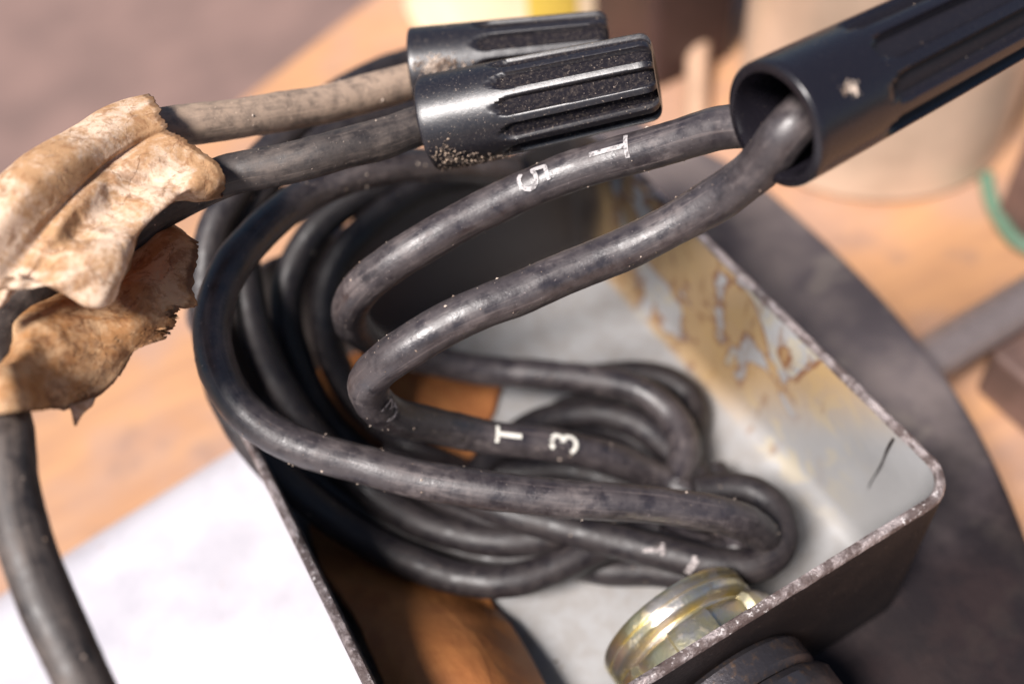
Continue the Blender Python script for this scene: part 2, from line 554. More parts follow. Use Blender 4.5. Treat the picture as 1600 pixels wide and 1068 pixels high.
def print_on(t, parent, ch, px, py, h, up_sign, mat, width=0.16, rot=0.0, squash=1.0):
    s0, a0 = find_on_tube(t, px, py)
    p, nrm = t.at(s0, a0)
    i = min(len(t.t) - 1, int(s0 / t.step))
    up = t.t[i] * up_sign
    right = up.cross(nrm)
    q, _ = t.at(s0, a0 + 0.05)
    sgn = 1 if (q - p).dot(right) > 0 else -1
    v, f = [], []
    for stroke in GLYPH[ch]:
        pts = []
        for (xa, ya), (xb, yb) in zip(stroke, stroke[1:]):
            n = max(1, int(math.hypot(xb - xa, yb - ya) / 0.06))
            pts += [(xa + (xb - xa) * k / n, ya + (yb - ya) * k / n) for k in range(n)]
        pts.append(stroke[-1])
        k0 = len(v)
        for k, (xx, yy) in enumerate(pts):
            a = pts[max(0, k - 1)]
            b = pts[min(len(pts) - 1, k + 1)]
            dx, dy = b[0] - a[0], b[1] - a[1]
            L = math.hypot(dx, dy) or 1
            nx, ny = -dy / L * width / 2, dx / L * width / 2
            for sg in (-1, -.33, .33, 1):
                gx, gy = (xx + nx * sg) * h * squash, (yy + ny * sg - 0.5) * h
                cr, sr = math.cos(rot), math.sin(rot)
                gx, gy = gx * cr - gy * sr, gx * sr + gy * cr
                pt, _ = t.at(s0 + gy * up_sign, a0 + sgn * gx / t.r, 0.10)
                v.append(pt)
        for k in range(len(pts) - 1):
            for c in range(3):
                a = k0 + k * 4 + c
                f.append((a, a + 1, a + 5, a + 4))
    return mesh_obj('printed_letter' if ch == 'T' else 'printed_digit', v, f, mat, parent)

def lathe(name, prof, org, ax, mats, parent=None, seg=64, rfun=None, fmat=None, close=False):
    """prof: list of (t along axis mm, radius)"""
    ax = ax.normalized()
    u = ax.orthogonal().normalized()
    w = ax.cross(u)
    v, f = [], []
    for (t, r) in prof:
        for j in range(seg):
            a = 2 * math.pi * j / seg
            rr = r if rfun is None else rfun(t, r, a)
            v.append(org + ax * t + (u * math.cos(a) + w * math.sin(a)) * rr)
    n = len(prof)
    fm = []
    for i in range(n - 1):
        for j in range(seg):
            k = (j + 1) % seg
            f.append((i * seg + j, i * seg + k, (i + 1) * seg + k, (i + 1) * seg + j))
    if close:
        f.append(tuple(range(seg)))
        f.append(tuple((n - 1) * seg + j for j in range(seg)))
    o = mesh_obj(name, v, f, mats, parent)
    return fix(o)

def extrude(name, outline, z0, z1, mats, parent=None, bevel=0.0, seg=3):
    v = [(p[0], p[1], z0) for p in outline] + [(p[0], p[1], z1) for p in outline]
    n = len(outline)
    f = [tuple(range(n))[::-1], tuple(range(n, 2 * n))]
    f += [(i, (i + 1) % n, n + (i + 1) % n, n + i) for i in range(n)]
    o = mesh_obj(name, v, f, mats, parent)
    return fix(o, bevel, seg)

def rrect(x0, y0, x1, y1, r, n=10):
    out = []
    for cx, cy, a in ((x1 - r, y1 - r, 0), (x0 + r, y1 - r, 90), (x0 + r, y0 + r, 180), (x1 - r, y0 + r, 270)):
        for k in range(n + 1):
            q = math.radians(a + 90 * k / n)
            out.append((cx + r * math.cos(q), cy + r * math.sin(q)))
    return out

# ------------------------------------------------------------------ setting
def structure(o):
    o['kind'] = 'structure'
    return o
# floor of the room, far below the bench
structure(mesh_obj('floor', [(-6000, -4000, -860), (6000, -4000, -860), (6000, 8000, -860), (-6000, 8000, -860)], [(0, 1, 2, 3)], M['floor'], base=(0, 0, -860), smooth=False))

# bench top: its far edge crosses the upper left of the picture
e0 = P(-250, 640, -60)
e1 = P(580, -5, -60)
ed = (e1 - e0).normalized()
o = extrude('workbench', [tuple((e0 - ed * 300)[:2]), tuple((e0 - ed * 300 + Vector((60, -600, 0)))[:2]), (900, -500), tuple((e1 + ed * 700)[:2])], -95, -60, M['bench'], None, 1.5)
tag(o, 'worn orange brown wooden bench top with a straight far edge', 'workbench')

# ------------------------------------------------------------------ junction box
X0, X1, Y0, Y1, ZB, TH = -1.2, 68.2, 31.4, 112.0, -27.0, 1.3
box = thing('junction_box', (34, 70, -28.4), 'open grey painted steel junction box with rusty right wall and scraped rim', 'electrical box')

def build_shell():
    rn = 10
    outer = rrect(X0, Y0, X1, Y1, 5.0, rn)
    inner = rrect(X0 + TH, Y0 + TH, X1 - TH, Y1 - TH, 3.6, rn)
    # resample so that the long sides can be uneven
    def dens(o):
        r = []
        n = len(o)
        for i in range(n):
            a, b = Vector(o[i]), Vector(o[(i + 1) % n])
            m = max(1, int(round((b - a).length / 1.2))) if (b - a).length > 5 else 1
            for k in range(m):
                r.append((a.lerp(b, k / m)))
        return r
    do, di = dens(outer), dens(inner)
    m = max(len(do), len(di))
    # same count: both have the same corner points, long sides differ slightly
    def resamp(o, inn):
        r = []
        n = len(o)
        for i in range(n):
            a, b = Vector(o[i]), Vector(o[(i + 1) % n])
            L = (Vector(outer[i]) - Vector(outer[(i + 1) % n])).length
            k = max(1, int(round(L / 1.2))) if L > 5 else 1
            for q in range(k):
                r.append(a.lerp(b, q / k))
        return r
    O, I = resamp(outer, 0), resamp(inner, 1)
    n = len(O)
    rings = []   # list of (points, z function, material of the band below it)
    def ring(pts, z, jit=0.0, inset=0.0):
        out = []
        for p in pts:
            q = Vector((p[0], p[1], 0))
            zz = z + jit * mnoise.noise(q * 0.45) + jit * 0.6 * mnoise.noise(q * 1.5)
            c = Vector((33.5, 71.7, 0))
            d = (c - q).normalized() * inset
            out.append((p[0] + d.x, p[1] + d.y, zz))
        return out
    mid = [(a + b) / 2 for a, b in zip(O, I)]
    seq = [(ring(O, ZB - 1.4), 1), (ring(O, -6), 1), (ring(O, -0.75, 0.22), 2), (ring([o.lerp(i, .14) for o, i in zip(O, I)], -0.2, 0.14), 2),
           (ring([o.lerp(i, .45) for o, i in zip(O, I)], 0.05, 0.32), 2), (ring([o.lerp(i, .85) for o, i in zip(O, I)], -0.10, 0.16), 2),
           (ring(I, -0.7, 0.12), 0), (ring(I, -8), 0), (ring(I, ZB + 3.2), 0)]
    # fillet from wall to floor
    for a in (22, 45, 68, 90):
        q = math.radians(a)
        seq.append((ring(I, ZB + 3.2 - 3.2 * math.sin(q), 0, 3.2 * (1 - math.cos(q)) * 1.15), 0))
    v, f, fm = [], [], []
    for pts, _ in seq:
        v += pts
    for k in range(len(seq) - 1):
        for i in range(n):
            j = (i + 1) % n
            f.append((k * n + i, k * n + j, (k + 1) * n + j, (k + 1) * n + i))
            fm.append(seq[k][1])
    f.append(tuple((len(seq) - 1) * n + i for i in range(n)))
    fm.append(0)
    f.append(tuple(range(n))[::-1])
    fm.append(1)
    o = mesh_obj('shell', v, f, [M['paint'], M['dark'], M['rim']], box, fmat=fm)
    o.data.set_sharp_from_angle(angle=math.radians(50))
    return o
shell = build_shell()

# long gouge in the paint beside the front right corner
g0, g1 = P(1425, 678, -0.6), Vector((66.55, 0, 0))
gv, gf = [], []
for k in range(9):
    t = k / 8
    y = 41.0 + 0.9 * t + 0.1 * math.sin(t * 9)
    zz = -1.2 - 13.0 * t
    w = 0.22 * (1 - 0.75 * t) * (1 if k % 3 else 0.7)
    gv += [(66.58, y - w, zz), (66.58, y + w, zz)]
for k in range(8):
    gf.append((2 * k, 2 * k + 1, 2 * k + 3, 2 * k + 2))
mesh_obj('scratch', gv, gf, M['dark'], box)

cr_ = []
for _ in range(170):
    p = Vector((random.uniform(8, 63), random.uniform(37, 106), ZB + 0.02))
    if mnoise.noise(p * 0.12) + random.random() * 0.5 > 0.1:
        cr_.append((p, Vector((0, 0, 1))))
specks('dust_crumbs', cr_, M['grime'], box, 0.06, 0.34)

# ------------------------------------------------------------------ conduit fitting through the front wall
cc = P(1090, 1025, -16.8)
CX = cc.x
fit = thing('conduit_fitting', (CX, 32, -26), 'brassy zinc conduit fitting with bushing and locknut through the front wall', 'conduit fitting')
ax = Vector((0, 1, 0))
org = Vector((CX, Y0 + TH, -16.8))
R1 = 9.9
lathe('bushing', [(5.6, R1 - 1.9), (5.6, R1 - .5), (5.9, R1), (6.2, R1 + .2), (7.0, R1 + .2), (7.1, R1 - .25), (7.35, R1 - .25), (7.45, R1 + .2), (8.4, R1 + .2), (8.9, R1 - .1), (9.1, R1 - .7), (9.1, R1 - 2.6), (5.6, R1 - 2.6)], org, ax, M['zinc'], fit, 72,
      rfun=lambda t, r, a: r + 0.08 * mnoise.noise(Vector((a * 3, t, 1))))
lathe('threaded_nipple', [(t * 0.25, R1 - 1.3 + (0.25 if t % 4 < 2 else -0.25)) for t in range(0, 24)] + [(5.7, R1 - 3), (0.0, R1 - 3)], org, ax, M['zinc'], fit, 64)
def lug(t, r, a):
    k = (a / (2 * math.pi) * 6 + 0.15) % 1.0
    return r + (1.0 if (k < 0.5 and r > R1 - 0.5) else 0.0)
lathe('locknut', [(1.0, R1 - 2.2), (1.0, R1 + .2), (1.3, R1 + .5), (3.6, R1 + .5), (4.3, R1 + .1), (4.6, R1 - 1.0), (4.6, R1 - 2.2), (1.0, R1 - 2.2)], org, ax, M['zinc'], fit, 160, rfun=lug)
org2 = Vector((CX, Y0, -16.8))
lathe('outer_collar', [(-0.4, R1 - 3), (-0.4, R1 + .4), (-1.0, R1 + .9), (-3.4, R1 + .9), (-4.2, R1 + .3), (-4.4, R1 - 2)], org2, ax, M['steel_dark'], fit, 72)
lathe('hub', [(-4.4, R1 - 2), (-4.6, R1 + 1.2), (-5.4, R1 + 1.7), (-9.0, R1 + 1.7), (-10.4, R1 + 1.0), (-10.8, R1 - 1), (-20, R1 - 1.2), (-20, 0.1)], org2, ax, M['steel_dark'], fit, 72,
      rfun=lambda t, r, a: r + 0.2 * mnoise.noise(Vector((math.cos(a) * 4, math.sin(a) * 4, t * .5))))

# ------------------------------------------------------------------ motor: dark cast housing beside the box, base and shaft
motor = thing('motor', (80, 60, -60), 'dark grey cast motor housing curving round the right side of the box', 'motor')
sil = [(960, 180), (1060, 225), (1160, 275), (1250, 350), (1345, 440), (1430, 535), (1495, 625), (1545, 715), (1590, 820), (1630, 940), (1660, 1090), (1670, 1200)]
pts = catmull([P(x, y, -31) for x, y in sil], 2.0)
outline = [(p.x, p.y) for p in pts]
outline += [(17.5, outline[-1][1]), (17.5, outline[0][1])]
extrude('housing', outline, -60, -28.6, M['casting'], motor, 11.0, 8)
s0 = P(1440, 568, -46)
lathe('shaft', [(-12, 4.3), (40, 4.3), (95, 4.3), (96, 3.9), (96, 0.05)], Vector((s0.x, s0.y, -46)), Vector((1, 0.02, 0)), M['steel'], motor, 40)

# ------------------------------------------------------------------ white plate to the left of the box
pe0, pe1 = P(345, 648, -30.5), P(60, 822, -30.5)
pd = (pe1 - pe0).normalized()
q0, q1 = pe0 + pd * ((16.5 - pe0.x) / pd.x), pe1 + pd * 150
pl = extrude('steel_plate', [(q0.x, q0.y), (q1.x, q1.y), (q1.x - 10, -80), (16.5, -80)], -60, -30.2, M['plate'], None, 21.0, 12)
tag(pl, 'glaring pale painted steel block beside the left wall of the box', 'steel block')

# ------------------------------------------------------------------ sheets (leather, tape)
def bicubic(net, nu, nv, edge, seed, amp, crumple, thick, name, mat, parent=None, calm=0.0):
    rows = [[Vector(p) for p in r] for r in net]
    def cr(p, t):
        n = len(p)
        f = max(0.0, min(n - 1.0001, t * (n - 1)))
        i = int(f)
        k = f - i
        g = lambda q: p[q] if 0 <= q < n else (p[0] * 2 - p[1] if q < 0 else p[-1] * 2 - p[-2])
        a, b, c, d = g(i - 1), g(i), g(i + 1), g(i + 2)
        return 0.5 * (2 * b + (c - a) * k + (2 * a - 5 * b + 4 * c - d) * k * k + (3 * b - a - 3 * c + d) * k ** 3)
    def rag(t, k):
        s = seed + k * 13.7
        return 0.6 * abs(mnoise.noise(Vector((t * 5, s, 0)))) + 0.45 * abs(mnoise.noise(Vector((t * 14, s, 3)))) ** 1.2 + 0.35 * abs(mnoise.noise(Vector((t * 42, s, 5))))
    g = []
    for i in range(nu + 1):
        row = []
        for j in range(nv + 1):
            u0, v0 = i / nu, j / nv
            u = edge[0] * rag(v0, 0) * (1 - u0) + u0 - edge[1] * rag(v0, 1) * u0
            v = edge[2] * rag(u0, 2) * (1 - v0) + v0 - edge[3] * rag(u0, 3) * v0
            row.append(cr([cr(r, v) for r in rows], u))
        g.append(row)
    v, f, ed = [], [], []
    rr = random.Random(int(seed * 100))
    folds = []
    for k in range(8 if crumple else 2):
        kn = Vector((rr.uniform(-1, 1), rr.uniform(-1, 1), rr.uniform(-1, 1))).normalized()
        lam = rr.uniform(4.5, 9.0) if k < 5 else rr.uniform(1.5, 3.0)
        folds.append((kn, lam if crumple else lam * 2.5, (lam * (0.42 if k < 5 else 0.16)) if crumple else lam * 0.2))
    for i in range(nu + 1):
        for j in range(nv + 1):
            du = g[min(nu, i + 1)][j] - g[max(0, i - 1)][j]
            dv = g[i][min(nv, j + 1)] - g[i][max(0, j - 1)]
            nr = du.cross(dv)
            nr = nr.normalized() if nr.length > 1e-9 else Vector((0, 0, 1))
            p = g[i][j]
            h = 0
            q = p + Vector((mnoise.noise(p * 0.12 + Vector((seed, 0, k))) for k in (1, 4, 7))) * 2.6
            for (kn, lam, aa) in folds:
                x = (q.dot(kn) / lam + 50) % 2.0
                m = 0.35 + 0.65 * min(1.0, abs(mnoise.noise(p * 0.1 + kn * 9)) * 2.2)
                h += aa * (abs(x - 1.0) - 0.5) * m
            h += 0.1 * mnoise.noise(p * 1.6)
            ed.append(min(i / nu, 1 - i / nu, j / nv, 1 - j / nv))
            k_ = 1.0 if not calm else 0.22 + 1.15 * max(0.0, min(1.0, (i / nu - calm) / 0.12))
            k_ *= min(1.0, j / nv / 0.15)
            v.append(p + nr * h * amp * k_)
    for i in range(nu):
        for j in range(nv):
            a = i * (nv + 1) + j
            f.append((a, a + 1, a + nv + 2, a + nv + 1))
    o = mesh_obj(name, v, f, mat, parent)
    at = o.data.attributes.new('edge', 'FLOAT', 'POINT')
    at.data.foreach_set('value', ed)
    m = o.modifiers.new('thickness', 'SOLIDIFY')
    m.thickness = thick * 0.001
    m.offset = 0
    return o

Z = lambda x, y, z: P(x, y, z)
net = [[Z(470, 560, -25.8), Z(560, 545, -26), Z(660, 545, -26.3), Z(790, 590, -26.4)],
       [Z(478, 640, -25.6), Z(560, 630, -25.8), Z(650, 640, -26), Z(775, 640, -26.4)],
       [Z(480, 720, -25.6), Z(560, 720, -25.8), Z(650, 730, -26), Z(745, 720, -26.4)],
       [Z(478, 800, -24.5), Z(560, 800, -25.6), Z(650, 810, -26), Z(735, 850, -26.4)],
       [Z(497, 880, -20), Z(580, 880, -22.5), Z(680, 900, -25), Z(770, 945, -26)],
       [Z(548, 960, -16), Z(625, 960, -15.5), Z(720, 970, -18), Z(800, 985, -24)],
       [Z(592, 1050, -14), Z(670, 1050, -12.5), Z(760, 1050, -14), Z(840, 1052, -22)],
       [Z(642, 1150, -14), Z(720, 1150, -13), Z(810, 1150, -14), Z(890, 1150, -21)]]
lt = bicubic(net, 90, 60, (0.02, 0.0, 0.03, 0.03), 3.1, 0.30, False, 1.1, 'insulating_sheet', M['leather'])
tag(lt, 'creased rust brown leathery sheet lying in the box beneath the coil', 'leather sheet')

# ------------------------------------------------------------------ wires
RW = 2.25
WIRES = {}
ZMIN = dict(A=-18.5, B=-18.5, C=-20, E=-18.5, G=-19.5, D2=-22.5, D3=-24, F=-20.5, F2=-24, R=-24, J=-15.5, K=-24, L=-24.4, M=-24, O=-22, V=-19, X=-22.5, Q=-22.5, U=-24.2)
def PC(px, py, d, zmin):
    p = PD(px, py, d)
    return p if p.z >= zmin else P(px, py, zmin)
def wire(key, pts, label, mat='wire', group='black wires coiled in the box', r=RW, dust=140, lo=0.05, hi=0.19):
    t = Tube([PC(*p, ZMIN.get(key, -24)) for p in pts], r)
    if key in ('D2', 'D3', 'F', 'F2', 'M', 'O', 'R', 'K', 'Q', 'U', 'G', 'E', 'J', 'V', 'X', 'B'):
        mat = 'wire_shaded' if key != 'B' else 'wire'
    o = t.mesh('wire', M[mat], None, seed=len(WIRES) * 3.3)
    tag(o, label, 'wire', group)
    L = (len(t.c) - 1) * t.step
    if dust:
        ps = []
        while len(ps) < dust * 0.6:
            s, a = random.uniform(0.5, L - 0.5), random.random() * 6.28
            if mnoise.noise(Vector((s * 0.25, len(WIRES), a * 0.5))) + random.random() * 0.9 < 0.35:
                continue
            ps.append(t.at(s, a, 0.03))
        specks('dust_specks', ps, M['speck'], o, lo, hi)
    WIRES[key] = (t, o)
    return t, o

tA, oA = wire('A', [(1345, 120, 108), (1270, 165, 104), (1195, 193, 102), (1120, 203, 105), (1000, 238, 110), (880, 272, 113), (760, 325, 114), (650, 388, 114), (588, 430, 116),
                    (552, 470, 121), (553, 508, 130), (600, 540, 141), (680, 564, 149), (760, 579, 152), (860, 587, 152), (945, 594, 151), (1010, 612, 150), (1055, 655, 151), (1070, 710, 154), (1050, 765, 158)],
              'black wire marked T5 on top, upper of the pair entering the big connector', dust=260)
tB, oB = wire('B', [(1340, 128, 101), (1280, 155, 95.5), (1232, 203, 94), (1185, 262, 98), (1100, 325, 103), (980, 387, 106), (850, 442, 106), (720, 497, 105.5), (640, 540, 106.5), (592, 575, 109),
                    (575, 610, 113.5), (602, 645, 119), (660, 662, 125), (730, 675, 130), (800, 685, 132.5), (880, 697, 135), (960, 717, 138), (1040, 752, 142), (1110, 795, 148), (1150, 835, 153), (1150, 870, 158)],
              'black wire printed T and 3 in white below its tight bend', dust=260)
tC, oC = wire('C', [(800, 268, 150), (720, 262, 142), (640, 258, 136), (560, 270, 132), (480, 306, 129), (420, 348, 125), (370, 405, 121), (340, 470, 119), (332, 530, 118), (347, 588, 117.5),
                    (385, 645, 117.5), (450, 690, 117.5), (540, 718, 117.5), (650, 746, 117.5), (780, 768, 117.5), (920, 783, 118.5), (1050, 795, 120), (1130, 806, 122), (1180, 826, 127), (1195, 855, 134),
                    (1160, 872, 143), (1100, 860, 150), (1020, 830, 155), (940, 800, 157)],
              'thick black wire sweeping round the outside of the coil above the rest', dust=300)
wire('E', [(760, 70, 164), (690, 85, 160), (620, 104, 155), (560, 130, 150), (490, 175, 146), (430, 228, 142), (375, 290, 139), (338, 350, 137), (322, 430, 136), (330, 530, 136), (356, 625, 136), (405, 702, 136.5),
           (475, 775, 138), (560, 835, 141), (650, 880, 144), (730, 903, 147), (810, 904, 149), (880, 882, 151), (950, 848, 154), (1030, 825, 157)],
     'black wire forming the lowest outermost turn along the left rim', dust=140)
wire('G', [(690, 180, 156), (620, 178, 152), (550, 192, 148), (475, 228, 145), (412, 288, 142), (380, 350, 141), (382, 420, 141), (396, 500, 141), (420, 570, 142), (460, 640, 143), (525, 718, 145),
           (595, 780, 147), (670, 822, 149), (750, 842, 151), (830, 843, 153), (900, 825, 155), (980, 810, 158)],
     'black wire running just inside the big outer turn, dull blue edge', dust=100)
wire('D2', [(780, 235, 154), (660, 262, 150), (570, 300, 147), (500, 352, 146), (458, 420, 146), (447, 490, 147), (462, 560, 149), (495, 630, 152), (545, 690, 155), (620, 745, 158), (720, 790, 160), (820, 810, 161)],
     'black wire in the dark gap, third turn inward from the left', dust=60)
wire('D3', [(820, 268, 156), (710, 278, 151), (628, 312, 148), (562, 362, 146.5), (522, 420, 146.5), (508, 490, 147.5), (520, 560, 150), (560, 632, 153), (630, 692, 156), (715, 735, 160), (800, 770, 163)],
     'innermost turn of black wire, shining where it faces the light', dust=60)
wire('F', [(700, 790, 162), (745, 740, 161), (790, 695, 159), (840, 662, 157), (890, 648, 155), (950, 648, 153), (1005, 668, 152), (1055, 710, 152), (1095, 755, 155), (1120, 800, 159)],
     'black wire arching up from under the coil behind the T3 wire', dust=60)
wire('F2', [(790, 760, 163), (830, 705, 162.5), (865, 655, 161.5), (910, 634, 160), (970, 630, 158), (1030, 655, 157), (1070, 700, 158), (1090, 750, 160)],
     'dark blue edged wire behind the arching one at the right end of the coil', dust=40)
wire('R', [(930, 590, 159), (990, 585, 158.5), (1040, 592, 158), (1075, 620, 158), (1082, 668, 158), (1070, 720, 160)],
     'black loop end bulging over the pale floor at the right', dust=30)
tJ, oJ = wire('J', [(670, 748, 159), (740, 776, 159), (800, 800, 158), (900, 830, 155), (980, 850, 152.5), (1050, 867, 150.5), (1110, 880, 149), (1165, 884, 147), (1205, 868, 145), (1221, 835, 144.5), (1212, 795, 146), (1175, 768, 149), (1130, 765, 153), (1080, 770, 158)],
     'black loop turning back at the right end of the coil near the brass fitting', dust=60)
wire('K', [(620, 800, 153), (720, 838, 157), (800, 868, 158), (860, 860, 157), (920, 830, 157), (990, 800, 159)],
     'short visible curve of black wire with a blue sheen, low in the coil', dust=30)
wire('M', [(760, 780, 162), (810, 735, 162), (855, 695, 161), (905, 668, 160), (955, 668, 159), (1005, 700, 159), (1050, 748, 160), (1090, 800, 162)],
     'black wire packed beneath the arching wires in the middle of the coil', dust=30)
wire('O', [(600, 715, 160), (690, 742, 160), (790, 742, 160), (880, 735, 159), (960, 752, 158), (1030, 790, 158), (1100, 840, 158)],
     'black wire glimpsed straight below the T3 wire, above the big turn', dust=30)
wire('Q', [(470, 730, 146), (560, 795, 148), (680, 848, 150), (790, 876, 152), (890, 858, 153), (980, 828, 154), (1060, 832, 155), (1130, 862, 156)],
     'black wire squeezed between the two lowest visible turns of the coil', dust=60)
wire('U', [(960, 800, 156), (1060, 828, 155), (1135, 838, 154), (1180, 852, 153), (1172, 882, 153), (1110, 900, 154), (1020, 890, 158), (940, 890, 159), (880, 872, 160), (820, 850, 160)],
     'black wire filling the loop end beside the brass fitting', dust=30)
wire('V', [(620, 740, 161), (680, 770, 160.5), (730, 795, 160), (800, 815, 157), (880, 800, 155), (960, 812, 154), (1030, 845, 154), (1090, 868, 155), (1140, 860, 157)],
     'black wire crossing under the big turn towards the loop at the right end', dust=20)
wire('X', [(840, 868, 161), (890, 876, 160), (950, 862, 158), (1010, 838, 157), (1080, 805, 156), (1130, 770, 157), (1110, 735, 158)],
     'black wire slanting up behind the loop at the right end of the coil', dust=20)
tT, oT = wire('T', [(760, 108, 130), (700, 118, 129), (640, 128, 127), (560, 150, 124), (480, 170, 120.5), (400, 183, 117), (320, 191, 114), (250, 200, 112), (180, 226, 109.5), (100, 280, 106), (30, 345, 102.5), (-40, 430, 99), (-100, 520, 96)],
     'tan dust coated wire from the rear connector into the upper tape', 'wire_dusty', 'wires under the torn tape', dust=160)
tS, oS = wire('S', [(770, 175, 116), (710, 185, 117), (655, 196, 116), (600, 216, 114.5), (520, 238, 112.5), (440, 258, 111.5), (360, 272, 111), (280, 308, 110.5), (200, 360, 108.5), (110, 422, 105), (45, 472, 101), (2, 540, 97), (4, 625, 93), (14, 690, 90),
                    (22, 770, 88), (52, 880, 86), (102, 1010, 84.5), (160, 1140, 83), (200, 1230, 82)],
     'worn black wire from the front connector running down the left edge', 'wire_old', 'wires under the torn tape', dust=280)

# printing on the wires
print_on(tB, oB, 'T', 797, 679, 3.6, -1, M['print'])
print_on(tB, oB, '3', 878, 691, 3.5, -1, M['print'], squash=1.0)
print_on(tB, oB, '3', 607, 640, 3.3, -1, M['print_faded'])
print_on(tA, oA, 'T', 950, 233, 4.6, -1, M['print_worn'], width=0.115)
print_on(tA, oA, '5', 836, 276, 3.6, -1, M['print_worn'], width=0.14)
print_on(tJ, oJ, 'T', 1018, 858, 2.6, 1, M['print_faded'], width=0.2, rot=0.3)
print_on(tJ, oJ, '1', 1078, 884, 2.4, 1, M['print_faded'], width=0.34, rot=1.2)

# ------------------------------------------------------------------ wire connectors
def connector(mouth, tip, R, Rt, label, seedv, nrib=10, phase=0.0, mat='plastic', deep=0.62):
    mo, ti = mouth, tip
    ax = (ti - mo)
    L = ax.length
    ax.normalize()
    t = thing('wire_connector', tuple(mo), label, 'wire connector', 'black ribbed wire connectors')
    seg = 240
    st = (0.33 if mat == 'plastic' else 0.24) * L
    prof = [(0.0, R - 0.95), (0.0, R - 0.25), (0.12, R - 0.07), (0.3, R)]
    k = 46
    for i in range(1, k + 1):
        s = 0.3 + (L - 1.1 - 0.3) * i / k
        prof.append((s, R + (Rt - R) * (s / L) ** 1.15))
    for a in (25, 50, 72, 90):
        q = math.radians(a)
        prof.append((L - 1.1 + 1.1 * math.sin(q), Rt - 1.1 * (1 - math.cos(q))))
    prof += [(L + 0.05, Rt * 0.55), (L - 0.3, Rt * 0.45), (L - 0.3, 0.02)]
    inner = [(0.0, R - 0.95), (0.6, R - 1.15), (0.5 * L, R - 1.6), (0.55 * L, 0.1)]
    u = ax.orthogonal().normalized()
    w = ax.cross(u)
    v, f, rc = [], [], []
    def groove(s, a):
        ph = ((a / (2 * math.pi) * nrib + phase) % 1.0) - 0.5       # 0 at groove centre
        half = 0.36
        x = abs(ph) / half
        # rounded start of the window
        sx = (s - st - 1.6 * (x * x)) / 0.55
        if s <= st or s >= L - 0.05 or x >= 1:
            return 0.0
        e1 = max(0.0, min(1.0, sx))
        e2 = max(0.0, min(1.0, (1 - x) / 0.2))
        e2 = e2 * e2 * (3 - 2 * e2)
        d = deep + 0.30 * (s - st) / (L - st)
        return d * e1 * e1 * (3 - 2 * e1) * e2
    for (s, r) in inner[::-1] + prof:
        outer_ = (s, r) in prof
        for j in range(seg):
            a = 2 * math.pi * j / seg
            g = groove(s, a) if outer_ and r > Rt * 0.7 and s > 0.3 else 0.0
            nz = 0.02 * mnoise.noise(Vector((s * .8, a * 3, seedv)))
            v.append(mo + ax * s + (u * math.cos(a) + w * math.sin(a)) * (r - g + nz))
            rc.append(min(1.0, g / (deep * 0.65)))
    n = len(inner) + len(prof)
    for i in range(n - 1):
        for j in range(seg):
            q = (j + 1) % seg
            f.append((i * seg + j, i * seg + q, (i + 1) * seg + q, (i + 1) * seg + j))
    o = mesh_obj('cap', v, f, M[mat], t)
    at = o.data.attributes.new('recess', 'FLOAT', 'POINT')
    at.data.foreach_set('value', rc)
    fix(o, 0, 2, 50)
    ps = []
    for _ in range(220 if mat == 'plastic' else 90):
        s, a = random.uniform(0.5, L - 0.5), random.random() * 6.28
        if mnoise.noise(Vector((s * 0.3, a, seedv))) < -0.05:
            continue
        r = R + (Rt - R) * (s / L) ** 1.15 - groove(s, a)
        d = u * math.cos(a) + w * math.sin(a)
        ps.append((mo + ax * s + d * r, d))
    specks('dust_specks', ps, M['speck'], t, 0.03, 0.09)
    # inside: coiled spring seen as a dark liner
    return t, ax, u, w, L

def grime_on(t, mo, ax, u, w, R, L, px, py, ds, da, n, lo, hi, mat='grime'):
    best = None
    for i in range(60):
        for j in range(120):
            s, a = L * 0.6 * i / 60, 2 * math.pi * j / 120
            d = u * math.cos(a) + w * math.sin(a)
            p = mo + ax * s + d * R
            if d.dot(CAM - p) < 0:
                continue
            x, y, _ = project(p)
            e = (x - px) ** 2 + (y - py) ** 2
            if best is None or e < best[0]:
                best = (e, s, a)
    _, s0, a0 = best
    ps = []
    for _ in range(n):
        s = s0 + random.gauss(0, ds)
        a = a0 + random.gauss(0, da)
        if s < 0.1:
            continue
        d = u * math.cos(a) + w * math.sin(a)
        ps.append((mo + ax * s + d * (R + random.uniform(-0.06, 0.12)), d))
    specks('grime', ps, M[mat], t, lo, hi)

mo = PD(672, 193, 118.5); ti = PD(1026, 118, 112.5)
c2 = connector(mo, ti, 5.45, 4.75, 'black ribbed wire connector with grit at its mouth, in front of its twin', 1, 11, 0.50)
grime_on(c2[0], mo, *c2[1:4], 5.42, c2[4], 745, 262, 1.9, 0.24, 700, 0.06, 0.30)
grime_on(c2[0], mo, *c2[1:4], 5.42, c2[4], 700, 245, 1.0, 0.22, 260, 0.05, 0.24)
mo = PD(648, 112, 129.0); ti = PD(952, 78, 127)
c1 = connector(mo, ti, 5.35, 4.75, 'rear black ribbed wire connector with pinkish dirt on its lip, tan wire inside', 2, 10, 0.45)
grime_on(c1[0], mo, *c1[1:4], 5.32, c1[4], 680, 103, 1.4, 0.11, 520, 0.06, 0.24, 'speck')
mo = PD(1207, 197, 92.5); ti = PD(1640, -22, 104)
c3 = connector(mo, ti, 6.05, 5.2, 'clean glossy black wire connector holding the two looped black wires', 3, 9, 0.8, 'plastic_clean', 0.95)
grime_on(c3[0], mo, *c3[1:4], 6.02, c3[4], 1328, 140, 0.38, 0.06, 70, 0.05, 0.22, 'speck')

